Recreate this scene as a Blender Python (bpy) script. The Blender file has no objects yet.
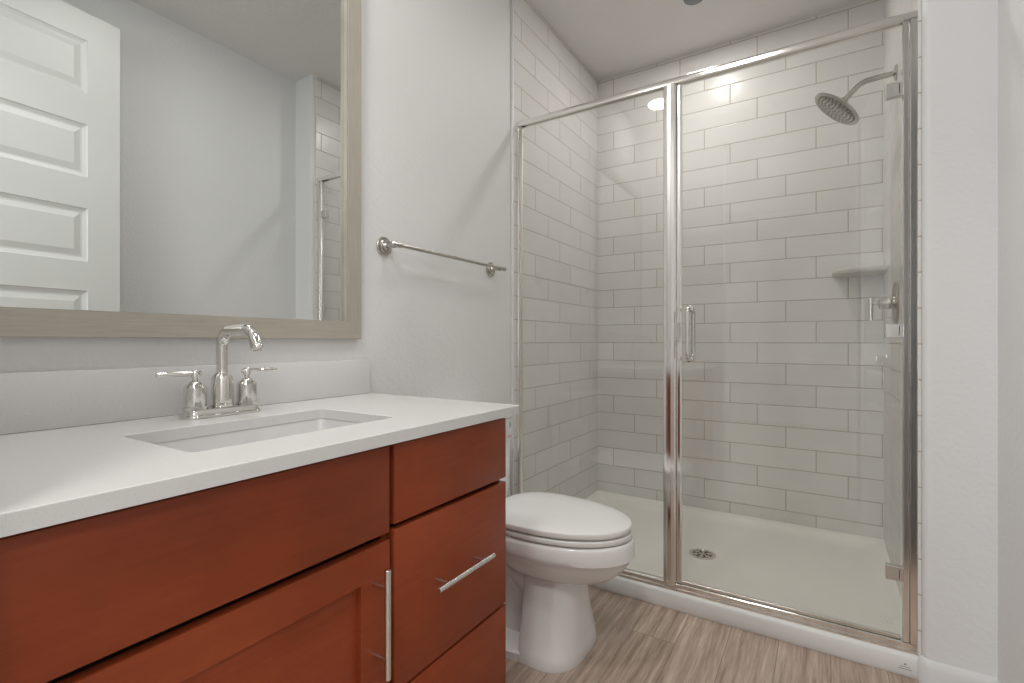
import bpy, bmesh, math, random
from mathutils import Vector, Matrix
random.seed(4)
PI = math.pi
C = bpy.context.scene.collection
S = bpy.context.scene

# ------------------------------------------------------------ camera, world, light, exposure
HC = 1.05                                   # eye height
cam_d = bpy.data.cameras.new('camera'); cam = bpy.data.objects.new('camera', cam_d); C.objects.link(cam)
cam.location = (0, 0, HC); cam.rotation_euler = (PI/2, 0, math.radians(32.3))
cam_d.sensor_width = 36; cam_d.lens = 36*491.6/1024; cam_d.clip_start = 0.01
S.camera = cam
S.view_settings.view_transform = 'Standard'; S.view_settings.look = 'None'
S.view_settings.gamma = 1; S.view_settings.use_curve_mapping = False
S.view_settings.exposure = -0.5
w = bpy.data.worlds.new('world'); S.world = w; w.use_nodes = True
w.node_tree.nodes['Background'].inputs[0].default_value = (0.75, 0.85, 1, 1)
w.node_tree.nodes['Background'].inputs[1].default_value = 1.0

def area(name, loc, rot, size, power, col=(1, 1, 1), shape='DISK', size_y=None, spread=PI):
    l = bpy.data.lights.new(name, 'AREA'); l.shape = shape; l.size = size
    if size_y: l.size_y = size_y
    l.energy = power; l.color = col; l.spread = spread
    o = bpy.data.objects.new(name, l); C.objects.link(o); o.location = loc; o.rotation_euler = rot
    return o
CEIL = 2.73
WARM = (1, 0.975, 0.945)
area('sink_can_lamp', (-0.97, 0.50, CEIL-0.012), (0, 0, 0), 0.15, 9, WARM)
area('shower_can_lamp', (-0.53, 2.50, CEIL-0.012), (0, 0, 0), 0.13, 8, WARM)
area('added_bathroom_fill', (-0.38, 1.05, CEIL-0.05), (0, 0, 0), 0.30, 4, WARM)  # added fill to even out the room, no fitting known there
# added fill from the unseen adjoining room: made-up ceiling lamps and window
area('added_bedroom_fill', (1.5, -1.5, CEIL-0.06), (0, 0, 0), 0.6, 33, (1, 0.98, 0.96))  # made-up source, adds soft light through the doorway
area('added_hall_fill', (-0.20, -0.36, CEIL-0.06), (0, 0, 0), 0.24, 20, (1, 0.985, 0.96))  # added to brighten the lower shower wall, floor and pan
area('added_window_fill', (-1.85, -3.15, 1.45), (PI/2, 0, 0), 1.3, 95, (0.96, 0.98, 1), 'RECTANGLE', 1.5)  # added lamp standing in for daylight at the made-up window

# ------------------------------------------------------------ materials
def newmat(name):
    m = bpy.data.materials.new(name); m.use_nodes = True
    return m, m.node_tree.nodes, m.node_tree.links, m.node_tree.nodes['Principled BSDF']
def setp(b, col=None, rough=None, metal=None, spec=None, coat=None):
    if col: b.inputs['Base Color'].default_value = (*col, 1)
    if rough is not None: b.inputs['Roughness'].default_value = rough
    if metal is not None: b.inputs['Metallic'].default_value = metal
    if spec is not None: b.inputs['Specular IOR Level'].default_value = spec
    if coat is not None: b.inputs['Coat Weight'].default_value = coat; b.inputs['Coat Roughness'].default_value = 0.08
def noise(n, l, scale, detail=3, vec=None, stretch=None, rough=0.5):
    t = n.new('ShaderNodeTexNoise'); t.inputs['Scale'].default_value = scale; t.inputs['Detail'].default_value = detail
    t.inputs['Roughness'].default_value = rough
    g = n.new('ShaderNodeNewGeometry'); src = g.outputs['Position']
    if vec is not None: src = vec
    if stretch:
        mp = n.new('ShaderNodeMapping'); mp.inputs['Scale'].default_value = stretch
        l.new(src, mp.inputs['Vector']); src = mp.outputs['Vector']
    l.new(src, t.inputs['Vector'])
    return t.outputs['Fac']
def ramp(n, l, fac, stops):
    r = n.new('ShaderNodeValToRGB'); e = r.color_ramp.elements
    while len(e) < len(stops): e.new(0.5)
    for i, (p, c) in enumerate(stops):
        e[i].position = p; e[i].color = (*c, 1) if len(c) == 3 else c
    l.new(fac, r.inputs['Fac']); return r.outputs['Color']
def bump(n, l, b, h, strength, dist):
    q = n.new('ShaderNodeBump'); q.inputs['Strength'].default_value = strength; q.inputs['Distance'].default_value = dist
    l.new(h, q.inputs['Height']); l.new(q.outputs['Normal'], b.inputs['Normal'])
def math_(n, l, op, a, b=None, c=None):
    m = n.new('ShaderNodeMath'); m.operation = op
    for i, v in enumerate((a, b, c)):
        if v is None: continue
        if isinstance(v, (int, float)): m.inputs[i].default_value = v
        else: l.new(v, m.inputs[i])
    return m.outputs[0]

def plain(name, col, rough=0.5, metal=0, spec=0.5, nz=None, coat=None, bm_=None):
    m, n, l, b = newmat(name); setp(b, col, rough, metal, spec, coat)
    if nz:                                  # faint real tone variation
        sc, amt = nz
        f = noise(n, l, sc)
        lo = tuple(c*(1-amt) for c in col); hi = tuple(min(1, c*(1+amt)) for c in col)
        l.new(ramp(n, l, f, [(0.3, lo), (0.7, hi)]), b.inputs['Base Color'])
    if bm_:
        bump(n, l, b, noise(n, l, bm_[0], 2), bm_[1], bm_[2])
    return m
PAINT = (0.75, 0.748, 0.745)
def paint(name, col):                       # orange-peel plaster
    m, n, l, b = newmat(name); setp(b, col, 0.55, 0, 0.35)
    f = noise(n, l, 62, 3); g = ramp(n, l, f, [(0.42, (0, 0, 0)), (0.6, (1, 1, 1))])
    bump(n, l, b, g, 0.22, 0.0018)
    return m
M = {}
M['paint'] = paint('wall_paint', PAINT)
M['ceiling'] = paint('ceiling_paint', (0.79, 0.775, 0.755))
M['trim'] = plain('white_trim', (0.75, 0.75, 0.745), 0.35)
M['door'] = plain('door_paint', (0.74, 0.745, 0.73), 0.4)
M['chrome'] = plain('polished_nickel', (0.76, 0.745, 0.715), 0.07, 1, nz=(9, 0.02))
M['frame_metal'] = plain('shower_frame_metal', (0.88, 0.865, 0.84), 0.14, 1, nz=(9, 0.02))
M['satin'] = plain('satin_nickel', (0.70, 0.685, 0.66), 0.24, 1, nz=(9, 0.02))
M['brushed'] = plain('brushed_nickel', (0.52, 0.50, 0.46), 0.25, 1, nz=(9, 0.02))
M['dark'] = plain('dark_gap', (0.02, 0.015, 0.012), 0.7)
M['china'] = plain('vitreous_china', (0.87, 0.865, 0.86), 0.12, 0, 0.5, nz=(3, 0.01))
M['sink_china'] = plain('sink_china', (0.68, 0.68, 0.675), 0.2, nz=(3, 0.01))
M['plastic'] = plain('seat_plastic', (0.87, 0.865, 0.855), 0.25, 0, 0.5, nz=(3, 0.01))
M['pan'] = plain('acrylic_pan', (0.84, 0.82, 0.77), 0.3, 0, 0.5, nz=(4, 0.015))
M['curb'] = plain('acrylic_curb', (0.80, 0.80, 0.79), 0.3, 0, 0.5, nz=(4, 0.01))
M['shelf'] = plain('stone_shelf', (0.60, 0.58, 0.53), 0.35, nz=(30, 0.04))
M['nozzle'] = plain('grey_rubber', (0.22, 0.215, 0.20), 0.6)
M['steel'] = plain('drain_steel', (0.5, 0.5, 0.49), 0.3, 1)
M['mark'] = plain('printed_mark', (0.30, 0.30, 0.30), 0.5)
M['green'] = plain('sticker_green', (0.22, 0.50, 0.40), 0.5)
M['navy'] = plain('sticker_blue', (0.04, 0.10, 0.22), 0.5)
M['pink'] = plain('sticker_pink', (0.62, 0.50, 0.47), 0.5)

def quartz():
    m, n, l, b = newmat('white_quartz'); setp(b, None, 0.22, 0, 0.45)
    f = noise(n, l, 420, 2); c = ramp(n, l, f, [(0.28, (0.62, 0.62, 0.615)), (0.40, (0.70, 0.695, 0.69)), (0.62, (0.70, 0.695, 0.69)), (0.75, (0.74, 0.74, 0.735))])
    l.new(c, b.inputs['Base Color']); return m
M['quartz'] = quartz()
def wood():
    m, n, l, b = newmat('cherry_wood'); setp(b, None, 0.36, 0, 0.3)
    f = noise(n, l, 2.4, 4, stretch=(1, 1, 1), rough=0.6)
    g = noise(n, l, 7, 6, stretch=(1, 1, 14), rough=0.65)
    h = math_(n, l, 'ADD', math_(n, l, 'MULTIPLY', f, 0.72), math_(n, l, 'MULTIPLY', g, 0.28))
    c = ramp(n, l, h, [(0.30, (0.20, 0.038, 0.012)), (0.48, (0.265, 0.050, 0.016)), (0.60, (0.31, 0.063, 0.021)), (0.75, (0.36, 0.083, 0.029))])
    l.new(c, b.inputs['Base Color']); return m
M['wood'] = wood()
def champagne():
    m, n, l, b = newmat('champagne_frame'); setp(b, None, 0.45, 0.25, 0.4)
    f = noise(n, l, 5, 5, stretch=(1, 2, 60), rough=0.7)
    c = ramp(n, l, f, [(0.3, (0.41, 0.375, 0.315)), (0.7, (0.50, 0.465, 0.40))])
    l.new(c, b.inputs['Base Color']); return m
M['champagne'] = champagne()
def champagne_v():
    m, n, l, b = newmat('champagne_frame_upright'); setp(b, None, 0.45, 0.25, 0.4)
    f = noise(n, l, 5, 5, stretch=(1, 60, 2), rough=0.7)
    c = ramp(n, l, f, [(0.3, (0.41, 0.375, 0.315)), (0.7, (0.50, 0.465, 0.40))])
    l.new(c, b.inputs['Base Color']); return m
M['champagne_v'] = champagne_v()
def mirror():
    m, n, l, b = newmat('mirror_silver'); setp(b, (0.76, 0.785, 0.775), 0.0, 1); return m
M['mirror'] = mirror()
def glass():
    m, n, l, b = newmat('shower_glass'); n.remove(b)
    out = n['Material Output']
    t = n.new('ShaderNodeBsdfTransparent'); t.inputs[0].default_value = (0.985, 0.99, 0.982, 1)
    g = n.new('ShaderNodeBsdfGlossy'); g.inputs['Roughness'].default_value = 0.0; g.inputs[0].default_value = (1, 1, 1, 1)
    f = n.new('ShaderNodeFresnel'); gg = n.new('ShaderNodeNewGeometry'); l.new(math_(n, l, 'SUBTRACT', 1.5, math_(n, l, 'MULTIPLY', gg.outputs['Backfacing'], 0.83333)), f.inputs[0])
    mx = n.new('ShaderNodeMixShader'); l.new(f.outputs[0], mx.inputs[0]); l.new(t.outputs[0], mx.inputs[1]); l.new(g.outputs[0], mx.inputs[2])
    l.new(mx.outputs[0], out.inputs['Surface']); return m
M['glass'] = glass()
def emit(name, col, s):
    m, n, l, b = newmat(name); setp(b, (0.8, 0.8, 0.8), 0.4)
    b.inputs['Emission Color'].default_value = (*col, 1); b.inputs['Emission Strength'].default_value = s; return m
M['lens_on'] = emit('lit_lens', (1, 0.97, 0.93), 8)
M['lens_dim'] = plain('grey_lens', (0.22, 0.22, 0.22), 0.35)

TH, TL, TZ = 0.1113, 0.4095, 0.152
def tile(name, axis, u0):
    m, n, l, b = newmat(name); setp(b, None, 0.30, 0, 0.3)
    g = n.new('ShaderNodeNewGeometry'); s = n.new('ShaderNodeSeparateXYZ'); l.new(g.outputs['Position'], s.inputs[0])
    r = math_(n, l, 'DIVIDE', math_(n, l, 'SUBTRACT', s.outputs[2], TZ), TH)
    row = math_(n, l, 'FLOOR', r); fz = math_(n, l, 'FRACT', r)
    u = math_(n, l, 'DIVIDE', math_(n, l, 'SUBTRACT', s.outputs[axis], u0), TL)
    u = math_(n, l, 'ADD', u, math_(n, l, 'DIVIDE', row, 3.0))
    col = math_(n, l, 'FLOOR', u); fu = math_(n, l, 'FRACT', u)
    dz = math_(n, l, 'MULTIPLY', math_(n, l, 'MINIMUM', fz, math_(n, l, 'SUBTRACT', 1.0, fz)), TH)
    du = math_(n, l, 'MULTIPLY', math_(n, l, 'MINIMUM', fu, math_(n, l, 'SUBTRACT', 1.0, fu)), TL)
    d = math_(n, l, 'MINIMUM', dz, du)
    mr = n.new('ShaderNodeMapRange'); l.new(d, mr.inputs[0]); mr.inputs[1].default_value = 0.0015; mr.inputs[2].default_value = 0.0027
    cmb = n.new('ShaderNodeCombineXYZ'); l.new(row, cmb.inputs[0]); l.new(col, cmb.inputs[1])
    wn = n.new('ShaderNodeTexWhiteNoise'); wn.noise_dimensions = '3D'; l.new(cmb.outputs[0], wn.inputs['Vector'])
    tc = ramp(n, l, wn.outputs['Value'], [(0, (0.73, 0.715, 0.69)), (1, (0.78, 0.765, 0.74))])
    cl = noise(n, l, 5, 3); tint = ramp(n, l, cl, [(0.3, (0.95, 0.95, 0.95)), (0.7, (1, 1, 1))])
    mu = n.new('ShaderNodeMixRGB'); mu.blend_type = 'MULTIPLY'; mu.inputs[0].default_value = 1; l.new(tc, mu.inputs[1]); l.new(tint, mu.inputs[2])
    mix = n.new('ShaderNodeMixRGB'); l.new(mr.outputs[0], mix.inputs[0]); mix.inputs[1].default_value = (0.45, 0.395, 0.32, 1); l.new(mu.outputs[0], mix.inputs[2])
    l.new(mix.outputs[0], b.inputs['Base Color'])
    rg = n.new('ShaderNodeMapRange'); l.new(mr.outputs[0], rg.inputs[0]); rg.inputs[3].default_value = 0.8; rg.inputs[4].default_value = 0.26; l.new(rg.outputs[0], b.inputs['Roughness'])
    hr = n.new('ShaderNodeMapRange'); l.new(d, hr.inputs[0]); hr.inputs[1].default_value = 0.001; hr.inputs[2].default_value = 0.004
    wob = math_(n, l, 'MULTIPLY', noise(n, l, 14, 2), 0.12)
    bump(n, l, b, math_(n, l, 'ADD', hr.outputs[0], wob), 0.5, 0.0012)
    return m
M['tile_back'] = tile('subway_tile_back', 0, -0.575)
M['tile_left'] = tile('subway_tile_left', 1, 3.2515)
M['tile_right'] = tile('subway_tile_right', 1, 2.55)

def floor_mat():
    m, n, l, b = newmat('wood_look_planks')
    g = n.new('ShaderNodeNewGeometry'); s = n.new('ShaderNodeSeparateXYZ'); l.new(g.outputs['Position'], s.inputs[0])
    W, L = 0.152, 0.914
    u = math_(n, l, 'DIVIDE', math_(n, l, 'ADD', s.outputs[0], 0.586), W)
    k = math_(n, l, 'FLOOR', u); fu = math_(n, l, 'FRACT', u)
    v = math_(n, l, 'DIVIDE', math_(n, l, 'SUBTRACT', s.outputs[1], 1.744), L)
    v = math_(n, l, 'ADD', v, math_(n, l, 'MULTIPLY', k, 0.37))
    j = math_(n, l, 'FLOOR', v); fv = math_(n, l, 'FRACT', v)
    du = math_(n, l, 'MULTIPLY', math_(n, l, 'MINIMUM', fu, math_(n, l, 'SUBTRACT', 1.0, fu)), W)
    dv = math_(n, l, 'MULTIPLY', math_(n, l, 'MINIMUM', fv, math_(n, l, 'SUBTRACT', 1.0, fv)), L)
    d = math_(n, l, 'MINIMUM', du, dv)
    gap = n.new('ShaderNodeMapRange'); l.new(d, gap.inputs[0]); gap.inputs[1].default_value = 0.0005; gap.inputs[2].default_value = 0.0018
    cmb = n.new('ShaderNodeCombineXYZ'); l.new(k, cmb.inputs[0]); l.new(j, cmb.inputs[1])
    wn = n.new('ShaderNodeTexWhiteNoise'); l.new(cmb.outputs[0], wn.inputs['Vector'])
    off = n.new('ShaderNodeVectorMath'); off.operation = 'SCALE'; l.new(wn.outputs['Color'], off.inputs[0]); off.inputs['Scale'].default_value = 7
    add = n.new('ShaderNodeVectorMath'); add.operation = 'ADD'; l.new(g.outputs['Position'], add.inputs[0]); l.new(off.outputs[0], add.inputs[1])
    f1 = noise(n, l, 4.5, 6, vec=add.outputs[0], stretch=(9, 0.45, 1), rough=0.62)
    f2 = noise(n, l, 22, 5, vec=add.outputs[0], stretch=(7, 0.4, 1), rough=0.6)
    f = math_(n, l, 'ADD', math_(n, l, 'MULTIPLY', f1, 0.62), math_(n, l, 'MULTIPLY', f2, 0.38))
    c = ramp(n, l, f, [(0.33, (0.28, 0.200, 0.148)), (0.45, (0.46, 0.35, 0.273)), (0.55, (0.59, 0.47, 0.382)), (0.68, (0.78, 0.66, 0.56))])
    tone = ramp(n, l, wn.outputs['Value'], [(0, (0.86, 0.86, 0.86)), (1, (1.0, 1.0, 1.0))])
    mu = n.new('ShaderNodeMixRGB'); mu.blend_type = 'MULTIPLY'; mu.inputs[0].default_value = 1; l.new(c, mu.inputs[1]); l.new(tone, mu.inputs[2])
    mix = n.new('ShaderNodeMixRGB'); l.new(gap.outputs[0], mix.inputs[0]); mix.inputs[1].default_value = (0.27, 0.20, 0.155, 1); l.new(mu.outputs[0], mix.inputs[2])
    l.new(mix.outputs[0], b.inputs['Base Color']); b.inputs['Roughness'].default_value = 0.33
    bump(n, l, b, math_(n, l, 'ADD', gap.outputs[0], math_(n, l, 'MULTIPLY', f2, 0.5)), 0.35, 0.0012)
    return m
M['floor'] = floor_mat()
M['carpet'] = plain('beige_carpet', (0.42, 0.38, 0.33), 0.95, bm_=(300, 0.6, 0.004))

# ------------------------------------------------------------ mesh helpers
def box(bm, x0, x1, y0, y1, z0, z1):
    vs = [bm.verts.new(p) for p in ((x0,y0,z0),(x1,y0,z0),(x1,y1,z0),(x0,y1,z0),(x0,y0,z1),(x1,y0,z1),(x1,y1,z1),(x0,y1,z1))]
    for f in ((3,2,1,0),(4,5,6,7),(0,1,5,4),(1,2,6,5),(2,3,7,6),(3,0,4,7)): bm.faces.new([vs[i] for i in f])
    return vs
def B(*args):
    bm = bmesh.new(); box(bm, *args); return bm
def bevel(bm, w, seg=2, edges=None):
    bmesh.ops.bevel(bm, geom=edges or list(bm.edges), offset=w, segments=seg, affect='EDGES', profile=0.5, clamp_overlap=True); return bm
def rings(bm, rs, cap=True, closed=True):
    vv = [[bm.verts.new(p) for p in r] for r in rs]
    n = len(vv[0])
    for a, b in zip(vv, vv[1:]):
        for i in range(n if closed else n-1):
            bm.faces.new((a[i], a[(i+1) % n], b[(i+1) % n], b[i]))
    if cap:
        bm.faces.new(list(reversed(vv[0]))); bm.faces.new(vv[-1])
    return vv
def tube(bm, pts, rad, n=20, cap=True):
    pts = [Vector(p) for p in pts]; N = len(pts)
    rad = rad if isinstance(rad, (list, tuple)) else [rad]*N
    tan = []
    for i in range(N):
        t = (pts[min(i+1, N-1)]-pts[max(i-1, 0)]).normalized(); tan.append(t)
    up = Vector((0, 0, 1)) if abs(tan[0].z) < 0.9 else Vector((1, 0, 0))
    a = tan[0].cross(up).normalized(); rs = []
    for i in range(N):
        a = (a - tan[i]*a.dot(tan[i])).normalized(); b = tan[i].cross(a)
        rs.append([pts[i]+(a*math.cos(2*PI*k/n)+b*math.sin(2*PI*k/n))*rad[i] for k in range(n)])
    rings(bm, rs, cap); return bm
def lathe(bm, origin, axis, prof, n=32):
    """prof: (distance along axis, radius)"""
    o = Vector(origin); ax = Vector(axis).normalized()
    up = Vector((0, 0, 1)) if abs(ax.z) < 0.9 else Vector((1, 0, 0))
    a = ax.cross(up).normalized(); b = ax.cross(a)
    rs = [[o+ax*h+(a*math.cos(2*PI*k/n)+b*math.sin(2*PI*k/n))*max(r, 1e-4) for k in range(n)] for h, r in prof]
    rings(bm, rs, True); return bm
def fillet(pts, r, seg=8):
    pts = [Vector(p) for p in pts]; out = [pts[0]]
    for i in range(1, len(pts)-1):
        p = pts[i]; rr = r[i-1] if isinstance(r, (list, tuple)) else r
        d0 = (pts[i-1]-p).normalized(); d1 = (pts[i+1]-p).normalized()
        ang = d0.angle(d1); t = rr/math.tan(ang/2)
        a = p+d0*t; b = p+d1*t; c = p+(d0+d1).normalized()*(rr/math.sin(ang/2))
        va = a-c; vb = b-c; tot = va.angle(vb); ax = va.cross(vb).normalized()
        for k in range(seg+1): out.append(c+Matrix.Rotation(tot*k/seg, 3, ax) @ va)
    out.append(pts[-1]); return out
def rrect(x0, x1, y0, y1, z, r, seg=6):
    o = []
    for cx, cy, a0 in ((x1-r, y1-r, 0), (x0+r, y1-r, PI/2), (x0+r, y0+r, PI), (x1-r, y0+r, 1.5*PI)):
        for k in range(seg+1):
            a = a0+PI/2*k/seg; o.append((cx+r*math.cos(a), cy+r*math.sin(a), z))
    return o
def obj(name, bm, mat, parent=None, base=None, smooth=35):
    bmesh.ops.recalc_face_normals(bm, faces=bm.faces)
    me = bpy.data.meshes.new(name); bm.to_mesh(me); bm.free()
    for m_ in (mat if isinstance(mat, (list, tuple)) else [mat]): me.materials.append(M[m_])
    for p in me.polygons: p.use_smooth = True
    me.set_sharp_from_angle(angle=math.radians(smooth))
    o = bpy.data.objects.new(name, me); C.objects.link(o)
    origin = Vector((0, 0, 0))
    if parent is not None:
        o.parent = parent
        pl = parent
        while pl is not None: origin += pl.location; pl = pl.parent
    if base is not None:
        o.location = Vector(base)-origin; origin = Vector(base)
    me.transform(Matrix.Translation(-origin))
    return o
def tag(o, label, cat, group=None):
    o['label'] = label; o['category'] = cat
    if group: o['group'] = group
    return o
def thing(name, loc, label, cat, group=None):
    o = bpy.data.objects.new(name, None); C.objects.link(o); o.location = loc; o.empty_display_size = 0.05
    return tag(o, label, cat, group)
def struct(name, bm, mat, base=None, parent=None, smooth=35):
    o = obj(name, bm, mat, parent, base, smooth)
    if parent is None: o['kind'] = 'structure'
    return o

# ------------------------------------------------------------ room shell
XL, XR = -1.236, 0.425          # painted left wall face, room's right wall face
TXL, TXR, YB = -1.226, 0.25, 2.977   # tiled faces
YJ = 1.94                        # face of the short wall beside the shower
YF = 0.09                        # face of the doorway wall
struct('floor', B(-1.4, 0.6, YF-0.06, 3.1, -0.06, 0), 'floor')
struct('floor_bedroom', B(-2.7, 2.2, -3.4, YF-0.06, -0.06, 0), 'carpet')
struct('ceiling', B(-2.8, 2.3, -3.5, 3.2, CEIL, CEIL+0.08), 'ceiling')
struct('wall_left', B(XL-0.12, XL, YF, 3.1, 0, CEIL), 'paint')
struct('wall_shower_left', bevel(B(XL, TXL, 1.953, YB, 0.0705, CEIL), 0.002, 1), 'tile_left')
struct('wall_shower_back', B(XL-0.12, 0.55, YB, YB+0.12, 0, CEIL), 'tile_back')
struct('trim_1', bevel(B(XL, XL+0.013, 1.944, 1.953, 0, CEIL), 0.003, 2), 'trim')
struct('wall_right', B(XR, XR+0.12, YF, YJ+0.05, 0, CEIL), 'paint')
bm = B(TXR+0.010, XR+0.12, YJ, YB, 0, CEIL)     # short return wall with its rounded outer corner
bm.edges.ensure_lookup_table()
ed = [e for e in bm.edges if all(abs(v.co.x-(TXR+0.010)) < 1e-4 and abs(v.co.y-YJ) < 1e-4 for v in e.verts)]
bevel(bm, 0.02, 8, ed)
struct('wall_return', bm, 'paint', smooth=60)
struct('wall_shower_right', bevel(B(TXR, TXR+0.010, 1.966, YB, 0.0705, CEIL), 0.002, 1), 'tile_right')
# doorway wall the camera looks out of
DX0, DX1, DZ = -0.64, 0.205, 2.51
struct('wall_front', B(-2.7, DX0, YF-0.12, YF, 0, CEIL), 'paint')
struct('wall_front_right', B(DX1, 2.2, YF-0.12, YF, 0, CEIL), 'paint')
struct('wall_front_header', B(DX0, DX1, YF-0.12, YF, DZ, CEIL), 'paint')
struct('wall_bedroom_left', B(-2.8, -2.7, -3.5, YF, 0, CEIL), 'paint')
struct('wall_bedroom_right', B(2.2, 2.3, -3.5, YF, 0, CEIL), 'paint')
bm = bmesh.new()
for a in ((-2.7, -2.55, 0, CEIL), (-1.15, 2.2, 0, CEIL), (-2.55, -1.15, 0, 0.65), (-2.55, -1.15, 2.25, CEIL)):
    box(bm, a[0], a[1], -3.4, -3.28, a[2], a[3])
struct('wall_bedroom_back', bm, 'paint')
bm = bmesh.new()
for a in ((-2.55, -2.51, 0.65, 2.25), (-1.19, -1.15, 0.65, 2.25), (-2.51, -1.19, 0.65, 0.69), (-2.51, -1.19, 2.21, 2.25), (-1.87, -1.83, 0.69, 2.21)):
    box(bm, a[0], a[1], -3.37, -3.31, a[2], a[3])
win = struct('added_window_1', bm, 'trim')  # made-up window behind the camera, added as a light source
obj('pane', B(-2.51, -1.19, -3.345, -3.339, 0.69, 2.21), 'glass', win)

def baseboard(name, x0, x1, y0, y1, face, ztop=0.083):
    """face: '+x','-x','-y' direction it looks"""
    t = 0.013
    prof = [(0, 0), (t, 0), (t, ztop-0.022), (t*0.82, ztop-0.012), (t*0.55, ztop-0.004), (t*0.25, ztop), (0, ztop)]
    bm = bmesh.new(); rs = []
    if face == '-y':
        for x in (x0, x1): rs.append([(x, y0-d, z) for d, z in prof])
    elif face == '+y':
        for x in (x0, x1): rs.append([(x, y0+d, z) for d, z in prof])
    elif face == '-x':
        for y in (y0, y1): rs.append([(x0-d, y, z) for d, z in prof])
    else:
        for y in (y0, y1): rs.append([(x0+d, y, z) for d, z in prof])
    rings(bm, rs)
    struct(name, bm, 'trim')
baseboard('baseboard_right', XR, None, YF, YJ-0.013, '-x')
# the return's board wraps round its rounded corner
bm = bmesh.new(); t = 0.013; zt = 0.083
prof = [(0, 0), (t, 0), (t, zt-0.022), (t*0.82, zt-0.012), (t*0.55, zt-0.004), (t*0.25, zt), (0, zt)]
path = [((XR, YJ), (0, -1)), ((TXR+0.032, YJ), (0, -1))]
for k in range(1, 7):
    a = PI/2*k/6*0.9; path.append(((TXR+0.030-0.02*math.sin(a), YJ+0.02-0.02*math.cos(a)), (-math.sin(a), -math.cos(a))))
rings(bm, [[(p[0]+nn[0]*d, p[1]+nn[1]*d, z) for d, z in prof] for p, nn in path])
struct('baseboard_return', bm, 'trim')
baseboard('baseboard_left', XL, None, 1.07, 1.944, '+x')
# door casing
bm = bmesh.new()
for xa, xb in ((DX0-0.0, DX0+0.018), (DX1-0.018, DX1)): box(bm, xa, xb, YF-0.125, YF+0.003, 0, DZ)
box(bm, DX0+0.018, DX1-0.018, YF-0.125, YF+0.003, DZ-0.018, DZ)
struct('trim_2', bm, 'trim')

# door leaf, opened into the room; six stacked raised panels
door = bpy.data.objects.new('door_1', None); C.objects.link(door)
ang = math.radians(5.35); W_, T_ = 0.806, 0.035
hinge = Vector((0.281-W_*math.sin(ang), 0.950-W_*math.cos(ang), 0.008))
door.location = hinge; door.rotation_euler = (0, 0, -ang); door['kind'] = 'structure'
H_ = 2.482
def local(name, bm, mat, parent):
    bmesh.ops.recalc_face_normals(bm, faces=bm.faces)
    me = bpy.data.meshes.new(name); bm.to_mesh(me); bm.free(); me.materials.append(M[mat])
    if 'knob' in name:
        for p in me.polygons: p.use_smooth = True
        me.set_sharp_from_angle(angle=math.radians(40))
    o = bpy.data.objects.new(name, me); C.objects.link(o); o.parent = parent; return o
pz = [(0.295, 0.525), (0.655, 0.885), (1.012, 1.245), (1.371, 1.600), (1.735, 1.962), (2.098, 2.325)]
pz = [(a*1.0155, b*1.0155) for a, b in pz]
bm = bmesh.new(); st = 0.121
def quad(bm, *p): bm.faces.new([bm.verts.new(q) for q in p])
for side, sx in ((0.0, -1), (T_, 1)):         # both faces
    y0, y1 = st, W_-st
    quad(bm, (side, 0, 0), (side, y0, 0), (side, y0, H_), (side, 0, H_)); quad(bm, (side, y1, 0), (side, W_, 0), (side, W_, H_), (side, y1, H_))
    zs = [0]+[v for p in pz for v in p]+[H_]
    for i in range(0, len(zs), 2): quad(bm, (side, y0, zs[i]), (side, y1, zs[i]), (side, y1, zs[i+1]), (side, y0, zs[i+1]))
    for za, zb in pz:
        levels = [(0, 0), (0.003, 0.004), (0.017, 0.009), (0.024, 0.009), (0.048, 0.002)]
        rs = []
        for ins, dep in levels:
            x = side-sx*dep
            rs.append([(x, y0+ins, za+ins), (x, y1-ins, za+ins), (x, y1-ins, zb-ins), (x, y0+ins, zb-ins)])
        vv = [[bm.verts.new(q) for q in r] for r in rs]
        for a, b in zip(vv, vv[1:]):
            for i in range(4): bm.faces.new((a[i], a[(i+1) % 4], b[(i+1) % 4], b[i]))
        bm.faces.new(vv[-1])
for q in (((0,0,0),(T_,0,0),(T_,0,H_),(0,0,H_)), ((0,W_,0),(T_,W_,0),(T_,W_,H_),(0,W_,H_)), ((0,0,H_),(T_,0,H_),(T_,W_,H_),(0,W_,H_)), ((0,0,0),(T_,0,0),(T_,W_,0),(0,W_,0))):
    quad(bm, *q)
bmesh.ops.remove_doubles(bm, verts=bm.verts, dist=1e-5)
local('door_slab', bm, 'door', door)
for s, x in ((-1, 0), (1, T_)):
    bm = bmesh.new(); lathe(bm, (x, W_-0.065, 0.95), (s, 0, 0), [(0, 0.031), (0.006, 0.031), (0.009, 0.012), (0.022, 0.012), (0.027, 0.020), (0.038, 0.026), (0.046, 0.022), (0.049, 0.008)])
    local('door_knob', bm, 'satin', door)

# ------------------------------------------------------------ shower pan
PX0, PX1, PY0, PY1 = TXL-0.008, TXR+0.008, 1.957, YB-0.0
CT = 0.070
pan = thing('shower_pan', (-0.49, 2.46, 0), 'cream low-walled shower base with white threshold and round drain', 'shower pan')
bm = bmesh.new()
def rr(x0, x1, y0, y1, z, r=0.03): return rrect(x0, x1, y0, y1, z, r)
dc = (-0.481, 2.445)
inner = [rr(PX0+0.001, PX1-0.001, 2.050, PY1-0.001, 0.066, 0.001), rr(PX0+0.001, PX1-0.001, 2.050, PY1-0.001, 0.0915, 0.001)]
rs = [rr(PX0+0.001, PX1-0.001, 2.051, PY1-0.001, 0.002, 0.001), rr(PX0+0.001, PX1-0.001, 2.051, PY1-0.001, 0.066, 0.001)]
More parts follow.
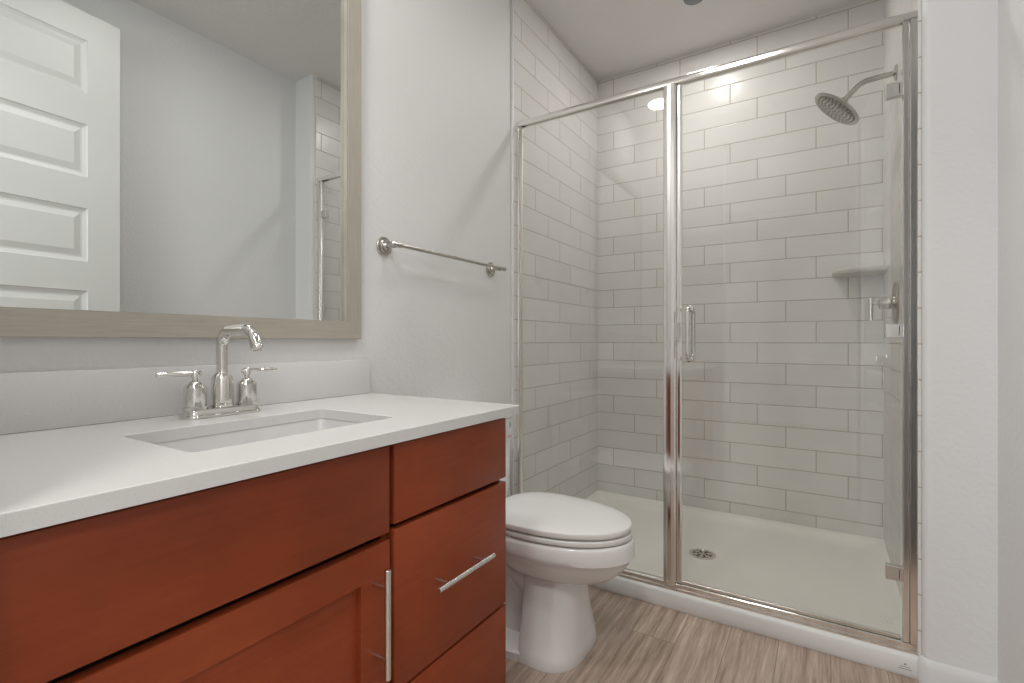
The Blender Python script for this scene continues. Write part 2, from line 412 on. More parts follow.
# rear and side ledges rise a little above the threshold
def ledge(ins, z, zf, r):
    pts = []
    for p in rrect(PX0+0.001+ins, PX1-0.001-ins, 2.051+ins*0.4, PY1-0.001-ins, z, r):
        k = min(1, max(0, (p[1]-2.06)/0.10)); pts.append((p[0], p[1], zf+(z-zf)*k))
    return pts
rs = [ledge(0, 0.002, 0.002, 0.001), ledge(0, 0.091, 0.070, 0.001), ledge(0.022, 0.090, 0.069, 0.012), ledge(0.034, 0.078, 0.060, 0.03), ledge(0.062, 0.058, 0.052, 0.05), ledge(0.11, 0.051, 0.049, 0.07)]
n = len(rs[0])
rs.append([(dc[0]+(p[0]-dc[0])*0.5, dc[1]+(p[1]-dc[1])*0.5, 0.047) for p in rs[-1]])
rs.append([(dc[0]+(p[0]-dc[0])*0.15, dc[1]+(p[1]-dc[1])*0.15, 0.044) for p in rs[-2]])
rings(bm, rs); obj('pan_floor', bm, 'pan', pan, smooth=50)
bm = bmesh.new()
pr = [(PY0+0.006, 0), (PY0, 0.012), (PY0+0.002, CT-0.012), (PY0+0.006, CT-0.004), (PY0+0.013, CT), (2.040, CT), (2.048, CT-0.004), (2.050, CT-0.02), (2.050, 0)]
rings(bm, [[(x, y, z) for y, z in pr] for x in (PX0, PX1)]); obj('threshold', bm, 'curb', pan, smooth=60)
bm = bmesh.new()        # the maker's little grey mark on the threshold's face
mx, mz = 0.218, 0.030; fy = PY0+0.001
def flat(bm, x0, x1, z0, z1, y=fy-0.0008): box(bm, x0, x1, y, y+0.0012, z0, z1)
flat(bm, mx-0.017, mx+0.017, mz-0.006, mz-0.004); flat(bm, mx-0.013, mx+0.013, mz+0.001, mz+0.0025)
vs = [bm.verts.new(p) for p in ((mx-0.004, fy-0.0008, mz+0.008), (mx+0.004, fy-0.0008, mz+0.008), (mx, fy-0.0008, mz+0.015))]; bm.faces.new(vs)
obj('maker_mark', bm, 'mark', pan)
bm = bmesh.new(); lathe(bm, (dc[0], dc[1], 0.0435), (0, 0, 1), [(0, 0.060), (0.0035, 0.060), (0.005, 0.056), (0.005, 0.047), (0.003, 0.045), (0.003, 0.001)], 40)
dr = obj('drain', bm, 'chrome', pan)
bm = bmesh.new()
for k in range(6):
    a = 2*PI*k/6
    for rr_ in (0.020, 0.033):
        lathe(bm, (dc[0]+rr_*math.cos(a), dc[1]+rr_*math.sin(a), 0.0462), (0, 0, 1), [(0, 0.0058), (0.0008, 0.0058)], 12)
for k in range(12):
    a = 2*PI*(k+.5)/12; lathe(bm, (dc[0]+0.041*math.cos(a), dc[1]+0.041*math.sin(a), 0.0462), (0, 0, 1), [(0, 0.004), (0.0008, 0.004)], 10)
obj('drain_holes', bm, 'dark', dr)

# ------------------------------------------------------------ shower enclosure
YG = 1.990
enc = thing('shower_enclosure', (-0.49, YG, CT), 'framed clear glass shower screen with hinged glass door and nickel frame', 'shower door')
HT = 2.092
def xbar(pr, x0, x1):   # profile (y,z) swept along x
    bm = bmesh.new(); rings(bm, [[(x, y, z) for y, z in pr] for x in (x0, x1)]); return bm
hp = []
for k in range(13):
    a = PI*k/12; hp.append((YG-0.019*math.cos(a), HT-0.014+0.014*math.sin(a)))
hp = [(YG-0.019, HT-0.028)]+hp+[(YG+0.019, HT-0.028), (YG+0.008, HT-0.028), (YG+0.008, HT-0.020), (YG-0.008, HT-0.020), (YG-0.008, HT-0.028)]
obj('header', xbar(hp, TXL+0.0005, TXR-0.0005), 'frame_metal', enc)
tp = [(YG-0.018, CT+0.0005), (YG-0.018, CT+0.010), (YG-0.013, CT+0.013), (YG-0.013, CT+0.026), (YG-0.006, CT+0.030), (YG+0.008, CT+0.030), (YG+0.014, CT+0.026), (YG+0.018, CT+0.012), (YG+0.018, CT+0.0005)]
obj('bottom_track', xbar(tp, TXL+0.0005, TXR-0.0005), 'frame_metal', enc)
def zbar(pr, z0, z1):
    bm = bmesh.new(); rings(bm, [[(x, y, z) for x, y in pr] for z in (z0, z1)]); return bm
Z0, Z1 = CT+0.030, HT-0.028
j0 = TXL+0.0005
obj('wall_jamb', zbar([(j0, YG-0.015), (j0+0.010, YG-0.015), (j0+0.010, YG-0.010), (j0+0.020, YG-0.010), (j0+0.022, YG-0.006), (j0+0.022, YG+0.010), (j0, YG+0.015)], Z0, Z1), 'frame_metal', enc)
j1 = TXR-0.0005
obj('wall_jamb', zbar([(j1, YG-0.016), (j1-0.016, YG-0.016), (j1-0.018, YG-0.012), (j1-0.019, YG-0.008), (j1-0.021, YG-0.008), (j1-0.022, YG-0.012), (j1-0.033, YG-0.012), (j1-0.036, YG-0.008), (j1-0.036, YG+0.010), (j1, YG+0.016)], Z0, Z1), 'frame_metal', enc)
PA, PB = -0.538, -0.487
obj('centre_post', zbar([(PA, YG-0.010), (PA+0.004, YG-0.018), (PA+0.012, YG-0.021), (PA+0.018, YG-0.022), (PA+0.020, YG-0.0195), (PA+0.031, YG-0.0195), (PA+0.033, YG-0.022), (PB-0.006, YG-0.021), (PB-0.002, YG-0.018), (PB, YG-0.010), (PB, YG+0.016), (PA, YG+0.016)], Z0, Z1), 'frame_metal', enc, smooth=30)
obj('glass_panel', B(j0+0.012, PA+0.006, YG-0.003, YG+0.003, Z0-0.006, Z1+0.006), 'glass', enc)
dj = obj('glass_door', B(-0.478, j1-0.040, YG-0.003, YG+0.003, Z0+0.008, Z1-0.010), 'glass', enc)
obj('door_edge_strip', zbar([(-0.486, YG-0.009), (-0.481, YG-0.013), (-0.472, YG-0.013), (-0.467, YG-0.009), (-0.467, YG+0.009), (-0.486, YG+0.009)], Z0+0.006, Z1-0.008), 'frame_metal', enc)
obj('door_sweep', bevel(B(-0.466, j1-0.040, YG-0.006, YG+0.006, Z0+0.003, Z0+0.012), 0.001, 1), 'frame_metal', enc)
obj('strike_plate', bevel(B(-0.492, -0.470, YG-0.026, YG-0.0135, 1.050, 1.124), 0.0015, 1), 'satin', enc)
for z in (1.854, 1.084, 0.310):
    h = obj('hinge', bevel(B(0.171, 0.2165, YG-0.013, YG+0.013, z-0.0225, z+0.0225), 0.0015, 1), 'satin', enc)
    bm = bmesh.new(); box(bm, 0.205, 0.2068, YG-0.0134, YG-0.0125, z-0.015, z+0.015); obj('hinge_slot', bm, 'dark', h)
for s in (-1, 1):       # back-to-back D pull
    bm = bmesh.new(); hx = -0.4365
    pts = fillet([(hx, YG+s*0.0032, 1.178), (hx, YG+s*0.050, 1.178), (hx, YG+s*0.050, 0.982), (hx, YG+s*0.0032, 0.982)], 0.022, 10)
    tube(bm, pts, 0.0085, 20); hnd = obj('door_handle', bm, 'chrome', enc, smooth=50)
    for z in (1.178, 0.982):
        bm = bmesh.new(); lathe(bm, (hx, YG+s*0.0032, z), (0, s, 0), [(0, 0.0125), (0.004, 0.0125), (0.005, 0.009)], 24); obj('washer', bm, 'chrome', hnd)
bm = bmesh.new()        # faint etched safety mark low on the door
for zz, ww in ((0.158, 0.020), (0.150, 0.014), (0.143, 0.018)):
    box(bm, 0.175-ww, 0.175+ww, YG-0.0038, YG-0.0032, zz, zz+0.0012)
obj('etched_mark', bm, 'shelf', enc)

# ------------------------------------------------------------ shower head, valve, corner shelf
WX = TXR-0.0005
sh = thing('rain_shower', (WX, 2.48, 2.124), 'round rain shower head on a bent arm high on the tiled wall', 'shower head')
bm = bmesh.new(); lathe(bm, (WX, 2.48, 2.124), (-1, 0, 0), [(0, 0.031), (0.003, 0.031), (0.007, 0.026), (0.010, 0.014), (0.012, 0.0125)], 36); obj('wall_flange', bm, 'brushed', sh)
hn = Vector((-0.66, -0.05, -0.75)).normalized(); hc = Vector((0.050, 2.48, 2.030))
top = hc-hn*0.040
bm = bmesh.new(); tube(bm, fillet([(WX-0.004, 2.48, 2.124), (0.135, 2.48, 2.118), tuple(top-hn*0.004)], 0.07, 12), 0.0105, 18); obj('shower_arm', bm, 'brushed', sh, smooth=60)
bm = bmesh.new()
lathe(bm, tuple(top), tuple(hn), [(-0.004, 0.0145), (0.004, 0.0155), (0.010, 0.0145), (0.012, 0.018), (0.020, 0.019), (0.026, 0.032), (0.030, 0.070), (0.034, 0.092), (0.039, 0.101), (0.044, 0.102), (0.047, 0.099), (0.0475, 0.092), (0.046, 0.090), (0.046, 0.01)], 56)
hd = obj('spray_head', bm, 'brushed', sh, smooth=45)
bm = bmesh.new(); a_ = hn.cross(Vector((0, 1, 0))).normalized(); b_ = hn.cross(a_)
fc = top+hn*0.046
for ring, cnt in ((0.016, 6), (0.033, 12), (0.050, 18), (0.066, 22), (0.081, 28)):
    for k in range(cnt):
        t = 2*PI*k/cnt+ring*20; p = fc+(a_*math.cos(t)+b_*math.sin(t))*ring
        lathe(bm, tuple(p), tuple(hn), [(-0.001, 0.0034), (0.002, 0.003), (0.003, 0.0015)], 8)
nz = obj('nozzles', bm, 'nozzle', hd)

vz, vy = 1.205, 2.48
va = thing('shower_valve', (WX, vy, vz), 'round nickel shower valve trim with lever handle on tiled wall', 'shower valve')
bm = bmesh.new(); lathe(bm, (WX, vy, vz), (-1, 0, 0), [(0, 0.086), (0.003, 0.086), (0.008, 0.080), (0.010, 0.030), (0.013, 0.029)], 48); obj('escutcheon', bm, 'brushed', va)
bm = bmesh.new(); lathe(bm, (WX-0.010, vy, vz), (-1, 0, 0), [(0, 0.020), (0.008, 0.020), (0.010, 0.024), (0.014, 0.0255), (0.045, 0.0255), (0.047, 0.023), (0.050, 0.008), (0.072, 0.0065)], 36); hb = obj('handle_hub', bm, 'brushed', va)
bm = bmesh.new(); lathe(bm, (WX-0.084, vy, vz+0.022), (0, 0, -1), [(0, 0.0075), (0.001, 0.0085), (0.092, 0.0085), (0.093, 0.0075)], 24); obj('lever', bm, 'brushed', va)

bm = bmesh.new(); sx, sy, sz = TXR, YB, 1.385
def quarter(r, z, k=12):
    p = [(sx-0.0005, sy-0.0005, z)]
    for i in range(k+1):
        a = PI/2*i/k; e = 2/2.6
        p.append((sx-0.0005-r*max(0, math.cos(a))**e, sy-0.0005-r*max(0, math.sin(a))**e, z))
    return p
rings(bm, [quarter(0.190, sz-0.014), quarter(0.205, sz-0.008), quarter(0.210, sz+0.004), quarter(0.208, sz+0.013), quarter(0.203, sz+0.016)])
o = obj('corner_shelf', bm, 'shelf', base=(sx, sy, sz-0.014)); tag(o, 'beige stone corner shelf set in the tiled shower corner', 'shelf')

# ------------------------------------------------------------ ceiling cans
def can(x, y, r, lens, label):
    t = thing('ceiling_light', (x, y, CEIL), label, 'ceiling light')
    bm = bmesh.new()
    prof = [(0.0002, r+0.022), (0.004, r+0.021), (0.007, r+0.012), (0.005, r), (0.001, r-0.004)]
    lathe(bm, (x, y, CEIL), (0, 0, -1), prof, 48); obj('trim_ring', bm, 'trim', t)
    bm = bmesh.new(); lathe(bm, (x, y, CEIL-0.0072), (0, 0, -1), [(0, r-0.001), (0.002, r-0.003), (0.003, r*0.5)], 40); obj('lens', bm, lens, t)
can(-0.97, 0.50, 0.082, 'lens_on', 'round recessed ceiling light glowing above the sink, seen reflected in the glass')
can(-0.53, 2.50, 0.050, 'lens_dim', 'round recessed ceiling light with grey lens over the shower')
t = thing('ceiling_light', (1.5, -1.5, CEIL), 'added round flush fill light in the unseen room beyond the doorway', 'ceiling light')  # added out of view, body for the bedroom fill lamp
bm = bmesh.new(); lathe(bm, (1.5, -1.5, CEIL), (0, 0, -1), [(0.0002, 0.17), (0.02, 0.17), (0.03, 0.16), (0.05, 0.02)], 40); obj('diffuser', bm, 'lens_on', t)

# ------------------------------------------------------------ vanity
FX, CE = -0.690, 1.062          # door/drawer faces, cabinet's right end
CY0 = YF+0.004
ZT = 0.863                       # underside of worktop
van = thing('vanity_cabinet', (-0.96, 0.58, 0), 'reddish cherry wood bathroom vanity with slab drawers and shaker door', 'vanity cabinet')
bm = bmesh.new()
bx = FX-0.021
box(bm, XL+0.001, bx, CE-0.018, CE, 0.0, ZT-0.001); box(bm, XL+0.001, bx, CY0, CY0+0.018, 0.0, ZT-0.001)
box(bm, XL+0.001, XL+0.010, CY0+0.018, CE-0.018, 0.0, ZT-0.001); box(bm, XL+0.010, bx, CY0+0.018, CE-0.018, 0.10, 0.118)
box(bm, XL+0.010, bx, 0.657, 0.677, 0.118, 0.70)
obj('carcass', bm, 'wood', van)
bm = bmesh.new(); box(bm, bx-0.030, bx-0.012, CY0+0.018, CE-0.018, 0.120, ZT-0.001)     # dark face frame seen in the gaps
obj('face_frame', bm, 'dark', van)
obj('toe_kick', B(bx-0.075, bx-0.060, CY0+0.018, CE-0.018, 0, 0.100), 'wood', van)
def slab(name, y0, y1, z0, z1): return obj(name, bevel(B(FX-0.0205, FX, y0, y1, z0, z1), 0.0015, 2), 'wood', van)
SP = 0.667
fr = slab('false_front', CY0, SP-0.007, 0.691, 0.853)
d1 = slab('drawer', SP+0.005, CE, 0.701, 0.853)
d2 = slab('drawer', SP+0.005, CE, 0.3800, 0.690)
d3 = slab('drawer', SP+0.005, CE, 0.100, 0.3735)
# shaker door
dy0, dy1, dz0, dz1, sw = CY0, SP-0.007, 0.100, 0.6765, 0.068
bm = bmesh.new()
box(bm, FX-0.0205, FX, dy0, dy0+sw, dz0, dz1); box(bm, FX-0.0205, FX, dy1-sw, dy1, dz0, dz1)
box(bm, FX-0.0205, FX, dy0+sw, dy1-sw, dz1-0.060, dz1); box(bm, FX-0.0205, FX, dy0+sw, dy1-sw, dz0, dz0+0.060)
dr_ = obj('door', bm, 'wood', van)
obj('door_panel', B(FX-0.018, FX-0.0105, dy0+sw, dy1-sw, dz0+0.060, dz1-0.060), 'wood', dr_)
def pull(parent, horiz, cy, cz):
    bx_ = FX+0.035; L = 0.098; p = 0.064
    bm = bmesh.new()
    if horiz: lathe(bm, (bx_, cy-L, cz), (0, 1, 0), [(0, 0.005), (0.001, 0.006), (2*L-0.001, 0.006), (2*L, 0.005)], 24); ps = [(cy-p, cz), (cy+p, cz)]
    else: lathe(bm, (bx_, cy, cz-L), (0, 0, 1), [(0, 0.005), (0.001, 0.006), (2*L-0.001, 0.006), (2*L, 0.005)], 24); ps = [(cy, cz-p), (cy, cz+p)]
    for y, z in ps: lathe(bm, (FX+0.0002, y, z), (1, 0, 0), [(0, 0.0045), (0.034, 0.0045)], 16)
    obj('bar_pull', bm, 'satin', parent)
pull(d2, True, 0.858, 0.547); pull(d3, True, 0.858, 0.235); pull(dr_, False, 0.622, 0.5455)

# worktop with sink cut-out
WF, WE, WT = -0.662, 1.085, 0.886
SX0, SX1, SY0, SY1 = -1.035, -0.785, 0.360, 0.768
bm = bmesh.new()
outer = [(XL+0.001, YF+0.001), (WF, YF+0.001), (WF, WE-0.006), (WF-0.0018, WE-0.0018), (WF-0.006, WE), (XL+0.001, WE)]
innr = [(p[0], p[1]) for p in rrect(SX0, SX1, SY0, SY1, 0, 0.014, 5)]
def loop(pts, z):
    v = [bm.verts.new((x, y, z)) for x, y in pts]; e = [bm.edges.new((v[i], v[(i+1) % len(v)])) for i in range(len(v))]; return v, e
tv, te = loop(outer, WT); iv, ie = loop(innr, WT)
bmesh.ops.triangle_fill(bm, use_beauty=True, edges=te+ie)
bv, be = loop(outer, ZT); jv, je = loop(innr, ZT)
bmesh.ops.triangle_fill(bm, use_beauty=True, edges=be+je)
for a, b in ((tv, bv), (iv, jv)):
    for i in range(len(a)): bm.faces.new((a[i], a[(i+1) % len(a)], b[(i+1) % len(a)], b[i]))
es = [e for e in te if e.is_valid]
bevel(bm, 0.0015, 2, [e for e in bm.edges if e.is_valid and e.calc_face_angle(0) > 1.0 and all(abs(v.co.z-WT) < 1e-5 for v in e.verts)])
o = obj('countertop', bm, 'quartz', base=(-0.95, 0.58, ZT)); [setattr(p, 'use_smooth', False) for p in o.data.polygons]; tag(o, 'white quartz countertop with undermount sink cut-out on the cherry vanity', 'countertop')
o = obj('backsplash', bevel(B(XL+0.0005, XL+0.0205, YF+0.001, 1.080, WT+0.0005, WT+0.108), 0.0015, 2), 'quartz', base=(XL+0.01, 0.58, WT)); tag(o, 'white quartz backsplash strip standing at the back of the countertop', 'backsplash')
# sink
sk = thing('sink', (-0.91, 0.564, 0.74), 'white rectangular undermount sink basin set below the countertop', 'sink')
bm = bmesh.new(); ZS = ZT-0.0006
def sr(i, z, r): return rrect(SX0+i, SX1-i, SY0+i, SY1-i, z, r, 5)
rings(bm, [sr(-0.022, ZS, 0.02), sr(-0.0015, ZS, 0.016), sr(0.000, ZS-0.006, 0.018), sr(0.008, ZS-0.070, 0.024), sr(0.016, ZS-0.105, 0.032), sr(0.034, ZS-0.122, 0.045), sr(0.08, ZS-0.127, 0.04), sr(0.118, ZS-0.129, 0.005),], cap=False)
vv = rings(bm, [sr(-0.022, ZS, 0.02), sr(-0.022, ZS-0.012, 0.02), sr(-0.006, ZS-0.02, 0.02), sr(-0.002, ZS-0.11, 0.03), sr(0.03, ZS-0.136, 0.045), sr(0.118, ZS-0.142, 0.005)], cap=False)
bmesh.ops.remove_doubles(bm, verts=bm.verts, dist=1e-5); bmesh.ops.holes_fill(bm, edges=bm.edges)
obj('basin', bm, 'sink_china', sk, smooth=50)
bm = bmesh.new(); lathe(bm, (-0.91, 0.564, ZS-0.1285), (0, 0, 1), [(0, 0.032), (0.002, 0.032), (0.003, 0.027), (0.001, 0.025), (0.0045, 0.020), (0.006, 0.010)], 32); obj('sink_drain', bm, 'chrome', sk)

# ------------------------------------------------------------ faucet
fx, fyc = -1.138, 0.584
fau = thing('faucet', (fx, fyc, WT), 'polished nickel two-handle faucet with tall arched spout behind the sink', 'faucet')
bm = bmesh.new()
def fp(i, z, r=0.020): return rrect(fx-0.029+i, fx+0.029-i, fyc-0.082+i, fyc+0.082-i, z, r-i*0.5, 8)
rings(bm, [fp(0, WT+0.0005), fp(0, WT+0.004), fp(0.0015, WT+0.006), fp(0.004, WT+0.007), fp(0.005, WT+0.015), fp(0.008, WT+0.019), fp(0.011, WT+0.0195)])
obj('base_plate', bm, 'chrome', fau, smooth=40)
zb = WT+0.0195
bm = bmesh.new(); lathe(bm, (fx, fyc, zb), (0, 0, 1), [(0, 0.023), (0.003, 0.024), (0.005, 0.024), (0.006, 0.0222), (0.060, 0.0222), (0.068, 0.0195), (0.074, 0.0135), (0.080, 0.0125)], 36); obj('spout_body', bm, 'chrome', fau, smooth=24)
bm = bmesh.new(); zt = 1.073
pts = fillet([(fx, fyc, zb+0.074), (fx, fyc, zt), (fx+0.116, fyc, zt+0.004), (fx+0.139, fyc, 1.037)], [0.036, 0.044], 14)
tube(bm, pts, 0.0120, 24)
d_ = (Vector(pts[-1])-Vector(pts[-2])).normalized()
lathe(bm, tuple(Vector(pts[-1])-d_*0.006), tuple(d_), [(0, 0.0121), (0.001, 0.0127), (0.009, 0.0127), (0.010, 0.0120), (0.0095, 0.010), (0.007, 0.0095)], 24)
obj('spout', bm, 'chrome', fau, smooth=60)
for s in (-1, 1):
    hy = fyc+s*0.056
    bm = bmesh.new(); lathe(bm, (fx, hy, zb), (0, 0, 1), [(-0.001, 0.024), (0.004, 0.024), (0.005, 0.024), (0.006, 0.0212), (0.046, 0.0212), (0.051, 0.0185), (0.055, 0.0125), (0.058, 0.0105), (0.060, 0.0060), (0.070, 0.006)], 36); hh = obj('valve_body', bm, 'chrome', fau, smooth=24)
    bm = bmesh.new(); y0 = hy-s*0.012; y1 = hy+s*0.074; zl = zb+0.076
    lathe(bm, (fx, y0, zl), (0, s, 0.0), [(0, 0.0045), (0.001, 0.0054), (0.084, 0.0054), (0.085, 0.0048)], 20)
    lathe(bm, (fx, hy, zl-0.0085), (0, 0, 1), [(0, 0.0085), (0.014, 0.0085), (0.016, 0.007)], 20)
    obj('lever_handle', bm, 'chrome', fau, smooth=40)

# ------------------------------------------------------------ wall mirror
MY0, MY1, MZ0, MZ1, MW, MT = 0.130, 1.042, 1.058, 2.222, 0.053, 0.024
mir = thing('wall_mirror', (XL, 0.585, MZ0), 'large rectangular wall mirror in a champagne frame above the vanity', 'mirror')
def frame_piece(a, b, c, d, mat):
    """outer a->b, inner c->d corners in (y,z); moulded profile across the width"""
    bm = bmesh.new(); rs = []
    prof = [(0, 0.0005), (0, 0.023), (0.02, 0.024), (0.93, 0.0232), (0.94, 0.0215), (1.0, 0.0215), (1.0, 0.0005)]
    for o_, i_ in ((a, c), (b, d)):
        rs.append([(XL+h, o_[0]+(i_[0]-o_[0])*t, o_[1]+(i_[1]-o_[1])*t) for t, h in prof])
    rings(bm, rs); obj('frame_rail' if mat == 'champagne' else 'frame_stile', bm, mat, mir, smooth=20)
o1, o2, o3, o4 = (MY0, MZ0), (MY1, MZ0), (MY1, MZ1), (MY0, MZ1)
i1, i2, i3, i4 = (MY0+MW, MZ0+MW), (MY1-MW, MZ0+MW), (MY1-MW, MZ1-MW), (MY0+MW, MZ1-MW)
frame_piece(o1, o2, i1, i2, 'champagne'); frame_piece(o4, o3, i4, i3, 'champagne')
frame_piece(o1, o4, i1, i4, 'champagne_v'); frame_piece(o2, o3, i2, i3, 'champagne_v')
obj('mirror_glass', B(XL+0.002, XL+0.007, MY0+MW-0.003, MY1-MW+0.003, MZ0+MW-0.003, MZ1-MW+0.003), 'mirror', mir)

# ------------------------------------------------------------ towel bar
ta, tb, tz, tx = 1.155, 1.775, 1.366, XL+0.062
tw = thing('towel_bar', (XL, (ta+tb)/2, tz), 'nickel towel bar with round wall plates above the toilet', 'towel bar')
for y, s in ((ta, -1), (tb, 1)):
    bm = bmesh.new()
    lathe(bm, (XL+0.0005, y, tz), (1, 0, 0), [(0, 0.032), (0.004, 0.032), (0.006, 0.030), (0.006, 0.024), (0.010, 0.0225), (0.012, 0.020), (0.012, 0.013), (0.018, 0.0085), (0.046, 0.0078), (0.050, 0.010)], 36)
    lathe(bm, (tx, y-s*0.018, tz), (0, s, 0), [(0, 0.0085), (0.002, 0.0095), (0.028, 0.0095), (0.030, 0.007), (0.034, 0.0095), (0.040, 0.0095), (0.043, 0.006)], 24)
    obj('bracket', bm, 'brushed', tw, smooth=25)
bm = bmesh.new(); tube(bm, [(tx, ta+0.016, tz), (tx, tb-0.016, tz)], 0.0065, 20); obj('bar', bm, 'brushed', tw)

# ------------------------------------------------------------ toilet
ty = 1.535
tl = thing('toilet', (-0.87, ty, 0), 'white elongated two-piece toilet with closed lid between vanity and shower', 'toilet')
def egg(xb, xf, hw, z, n=72, wide=0.40, eb=3.0, ef=2.0, cy=ty):
    xm = xb+(xf-xb)*wide; out = []
    for k in range(n):
        a = 2*PI*k/n; c, s_ = math.cos(a), math.sin(a)
        if c >= 0: e = 2/ef; x = xm+(xf-xm)*abs(c)**e
        else: e = 2/eb; x = xm-(xm-xb)*abs(c)**e
        out.append((x, cy+hw*math.copysign(abs(s_)**e, s_), z))
    return out
bm = bmesh.new()
rings(bm, [egg(-1.005, -0.520, 0.178, 0.409), egg(-1.008, -0.518, 0.183, 0.406), egg(-1.008, -0.514, 0.187, 0.396), egg(-1.006, -0.513, 0.187, 0.366), egg(-1.000, -0.512, 0.184, 0.354), egg(-0.995, -0.520, 0.176, 0.349),
           egg(-0.985, -0.530, 0.168, 0.330), egg(-0.975, -0.550, 0.152, 0.302), egg(-0.955, -0.585, 0.128, 0.274), egg(-0.930, -0.630, 0.098, 0.256), egg(-0.90, -0.69, 0.05, 0.250)])
# flared front pedestal
P_ = dict(eb=7, wide=0.30, ef=3.0)
rings(bm, [egg(-0.872, -0.700, 0.090, 0.300, **P_), egg(-0.868, -0.690, 0.104, 0.22, **P_), egg(-0.864, -0.682, 0.130, 0.12, **P_), egg(-0.860, -0.670, 0.154, 0.040, **P_), egg(-0.858, -0.665, 0.168, 0.006, **P_), egg(-0.857, -0.667, 0.166, 0.0, **P_)])
# narrower rear body, foot plate and deck under the tank
rings(bm, [egg(-1.12, -0.80, 0.166, 0.0, eb=4, ef=5, wide=0.6), egg(-1.12, -0.80, 0.166, 0.024, eb=4, ef=5, wide=0.6), egg(-1.115, -0.80, 0.155, 0.031, eb=4, ef=5, wide=0.6), egg(-1.10, -0.80, 0.085, 0.046, eb=4, ef=5, wide=0.6), egg(-1.10, -0.80, 0.080, 0.20, eb=4, ef=5, wide=0.6), egg(-1.12, -0.80, 0.095, 0.30, eb=4, ef=5, wide=0.6), egg(-1.19, -0.80, 0.13, 0.355, eb=4, ef=5, wide=0.6), egg(-1.205, -0.80, 0.14, 0.392, eb=4, ef=5, wide=0.6)])
for s in (-1, 1):   # moulded trapway bulging from the side
    yy = ty+s*0.050
    p = fillet([(-0.84, yy, 0.20), (-0.93, yy, 0.27), (-1.03, yy, 0.21), (-1.05, yy, 0.06)], [0.05, 0.05], 8)
    tube(bm, p, [0.046]*len(p), 20)
obj('bowl', bm, 'china', tl, smooth=50)
def slabegg(xb, xf, hw, z0, z1, r, dome=0.0):
    bm = bmesh.new(); rs = [egg(xb+r, xf-r, hw-r, z0), egg(xb+r*0.3, xf-r*0.3, hw-r*0.3, z0+r*0.4), egg(xb, xf, hw, z0+r)]
    rs += [egg(xb, xf, hw, z1-r), egg(xb+r*0.3, xf-r*0.3, hw-r*0.3, z1-r*0.35), egg(xb+r, xf-r, hw-r, z1-r*0.08)]
    rs += [egg(xb+0.05, xf-0.05, hw-0.04, z1+dome*0.7), egg(xb+0.13, xf-0.16, hw-0.11, z1+dome)]
    rings(bm, rs); return bm
obj('seat', slabegg(-1.000, -0.522, 0.184, 0.4140, 0.4310, 0.003), 'plastic', tl, smooth=50)
obj('seat_lid', slabegg(-1.020, -0.523, 0.186, 0.4360, 0.4560, 0.004, 0.008), 'plastic', tl, smooth=50)
for s in (-1, 1):
    bm = bmesh.new(); lathe(bm, (-1.028, ty+s*0.075-0.02, 0.428), (0, 1, 0), [(0, 0.009), (0.001, 0.011), (0.039, 0.011), (0.04, 0.009)], 20); obj('hinge_cap', bm, 'plastic', tl)
tcy = 1.520
bm = bmesh.new()
def tr(i, z, r=0.022, f=0): return rrect(-1.218+i*0.4, -1.062-i, tcy-0.170+i, tcy+0.172-i, z, r, 8)
rings(bm, [tr(0.02, 0.3925), tr(0.012, 0.40), tr(0.008, 0.46), tr(0, 0.742)]); tank = obj('tank', bm, 'china', tl, smooth=50)
bm = bmesh.new(); rings(bm, [tr(-0.001, 0.7425), tr(-0.006, 0.748, 0.026), tr(-0.006, 0.768, 0.026), tr(-0.001, 0.775, 0.024), tr(0.012, 0.778, 0.03)]); obj('tank_lid', bm, 'china', tl, smooth=50)
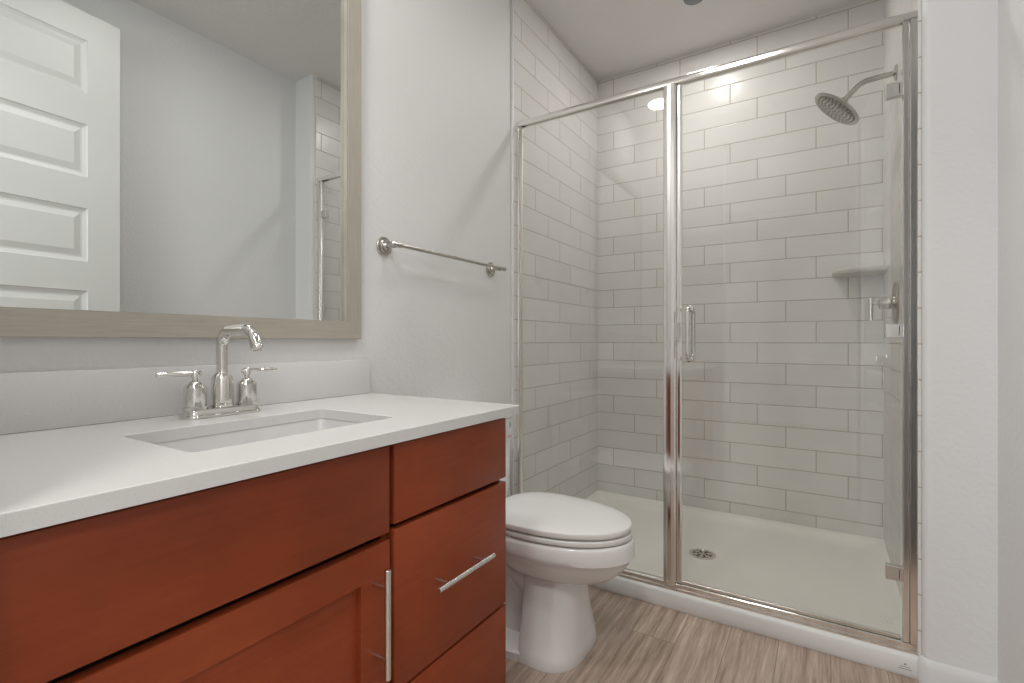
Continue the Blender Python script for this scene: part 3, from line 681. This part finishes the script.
bm = bmesh.new(); lathe(bm, (-1.0605, tcy-0.11, 0.69), (1, 0, 0), [(0, 0.014), (0.004, 0.014), (0.006, 0.009), (0.014, 0.008)], 20)
tube(bm, [(-1.048, tcy-0.112, 0.69), (-1.045, tcy-0.07, 0.686), (-1.045, tcy-0.035, 0.682)], [0.007, 0.006, 0.005], 12); obj('flush_lever', bm, 'chrome', tank)
st_ = obj('sticker', B(-1.0622, -1.0612, tcy+0.120, tcy+0.152, 0.655, 0.740), 'trim', tank); st_['label'] = 'small paper label with green and blue print'
obj('sticker_print', B(-1.0612, -1.0608, tcy+0.139, tcy+0.147, 0.704, 0.728), 'green', st_)
obj('sticker_print', B(-1.0608, -1.0605, tcy+0.141, tcy+0.146, 0.712, 0.720), 'navy', st_)
obj('sticker_print', B(-1.0612, -1.0608, tcy+0.128, tcy+0.150, 0.664, 0.676), 'pink', st_)

t = thing('ceiling_light', (-0.38, 1.05, CEIL), 'added round flush fill light in the middle of the bathroom ceiling, out of view', 'ceiling light')  # added fitting to carry the mid-ceiling fill, out of view
bm = bmesh.new(); lathe(bm, (-0.38, 1.05, CEIL), (0, 0, -1), [(0.0002, 0.165), (0.018, 0.165), (0.022, 0.158)], 40); obj('trim_ring', bm, 'trim', t)
bm = bmesh.new(); lathe(bm, (-0.38, 1.05, CEIL-0.0222), (0, 0, -1), [(0, 0.155), (0.008, 0.150), (0.016, 0.08), (0.018, 0.02)], 40); obj('diffuser', bm, 'lens_on', t)

t = thing('ceiling_light', (-0.20, -0.36, CEIL), 'added round flush fill light just outside the bathroom doorway, out of view', 'ceiling light')  # added behind the camera, body for the hall fill lamp
bm = bmesh.new(); lathe(bm, (-0.20, -0.36, CEIL), (0, 0, -1), [(0.0002, 0.135), (0.018, 0.135), (0.022, 0.128)], 40); obj('trim_ring', bm, 'trim', t)
bm = bmesh.new(); lathe(bm, (-0.20, -0.36, CEIL-0.0222), (0, 0, -1), [(0, 0.122), (0.010, 0.116), (0.022, 0.07), (0.026, 0.02)], 40); obj('diffuser', bm, 'lens_on', t)
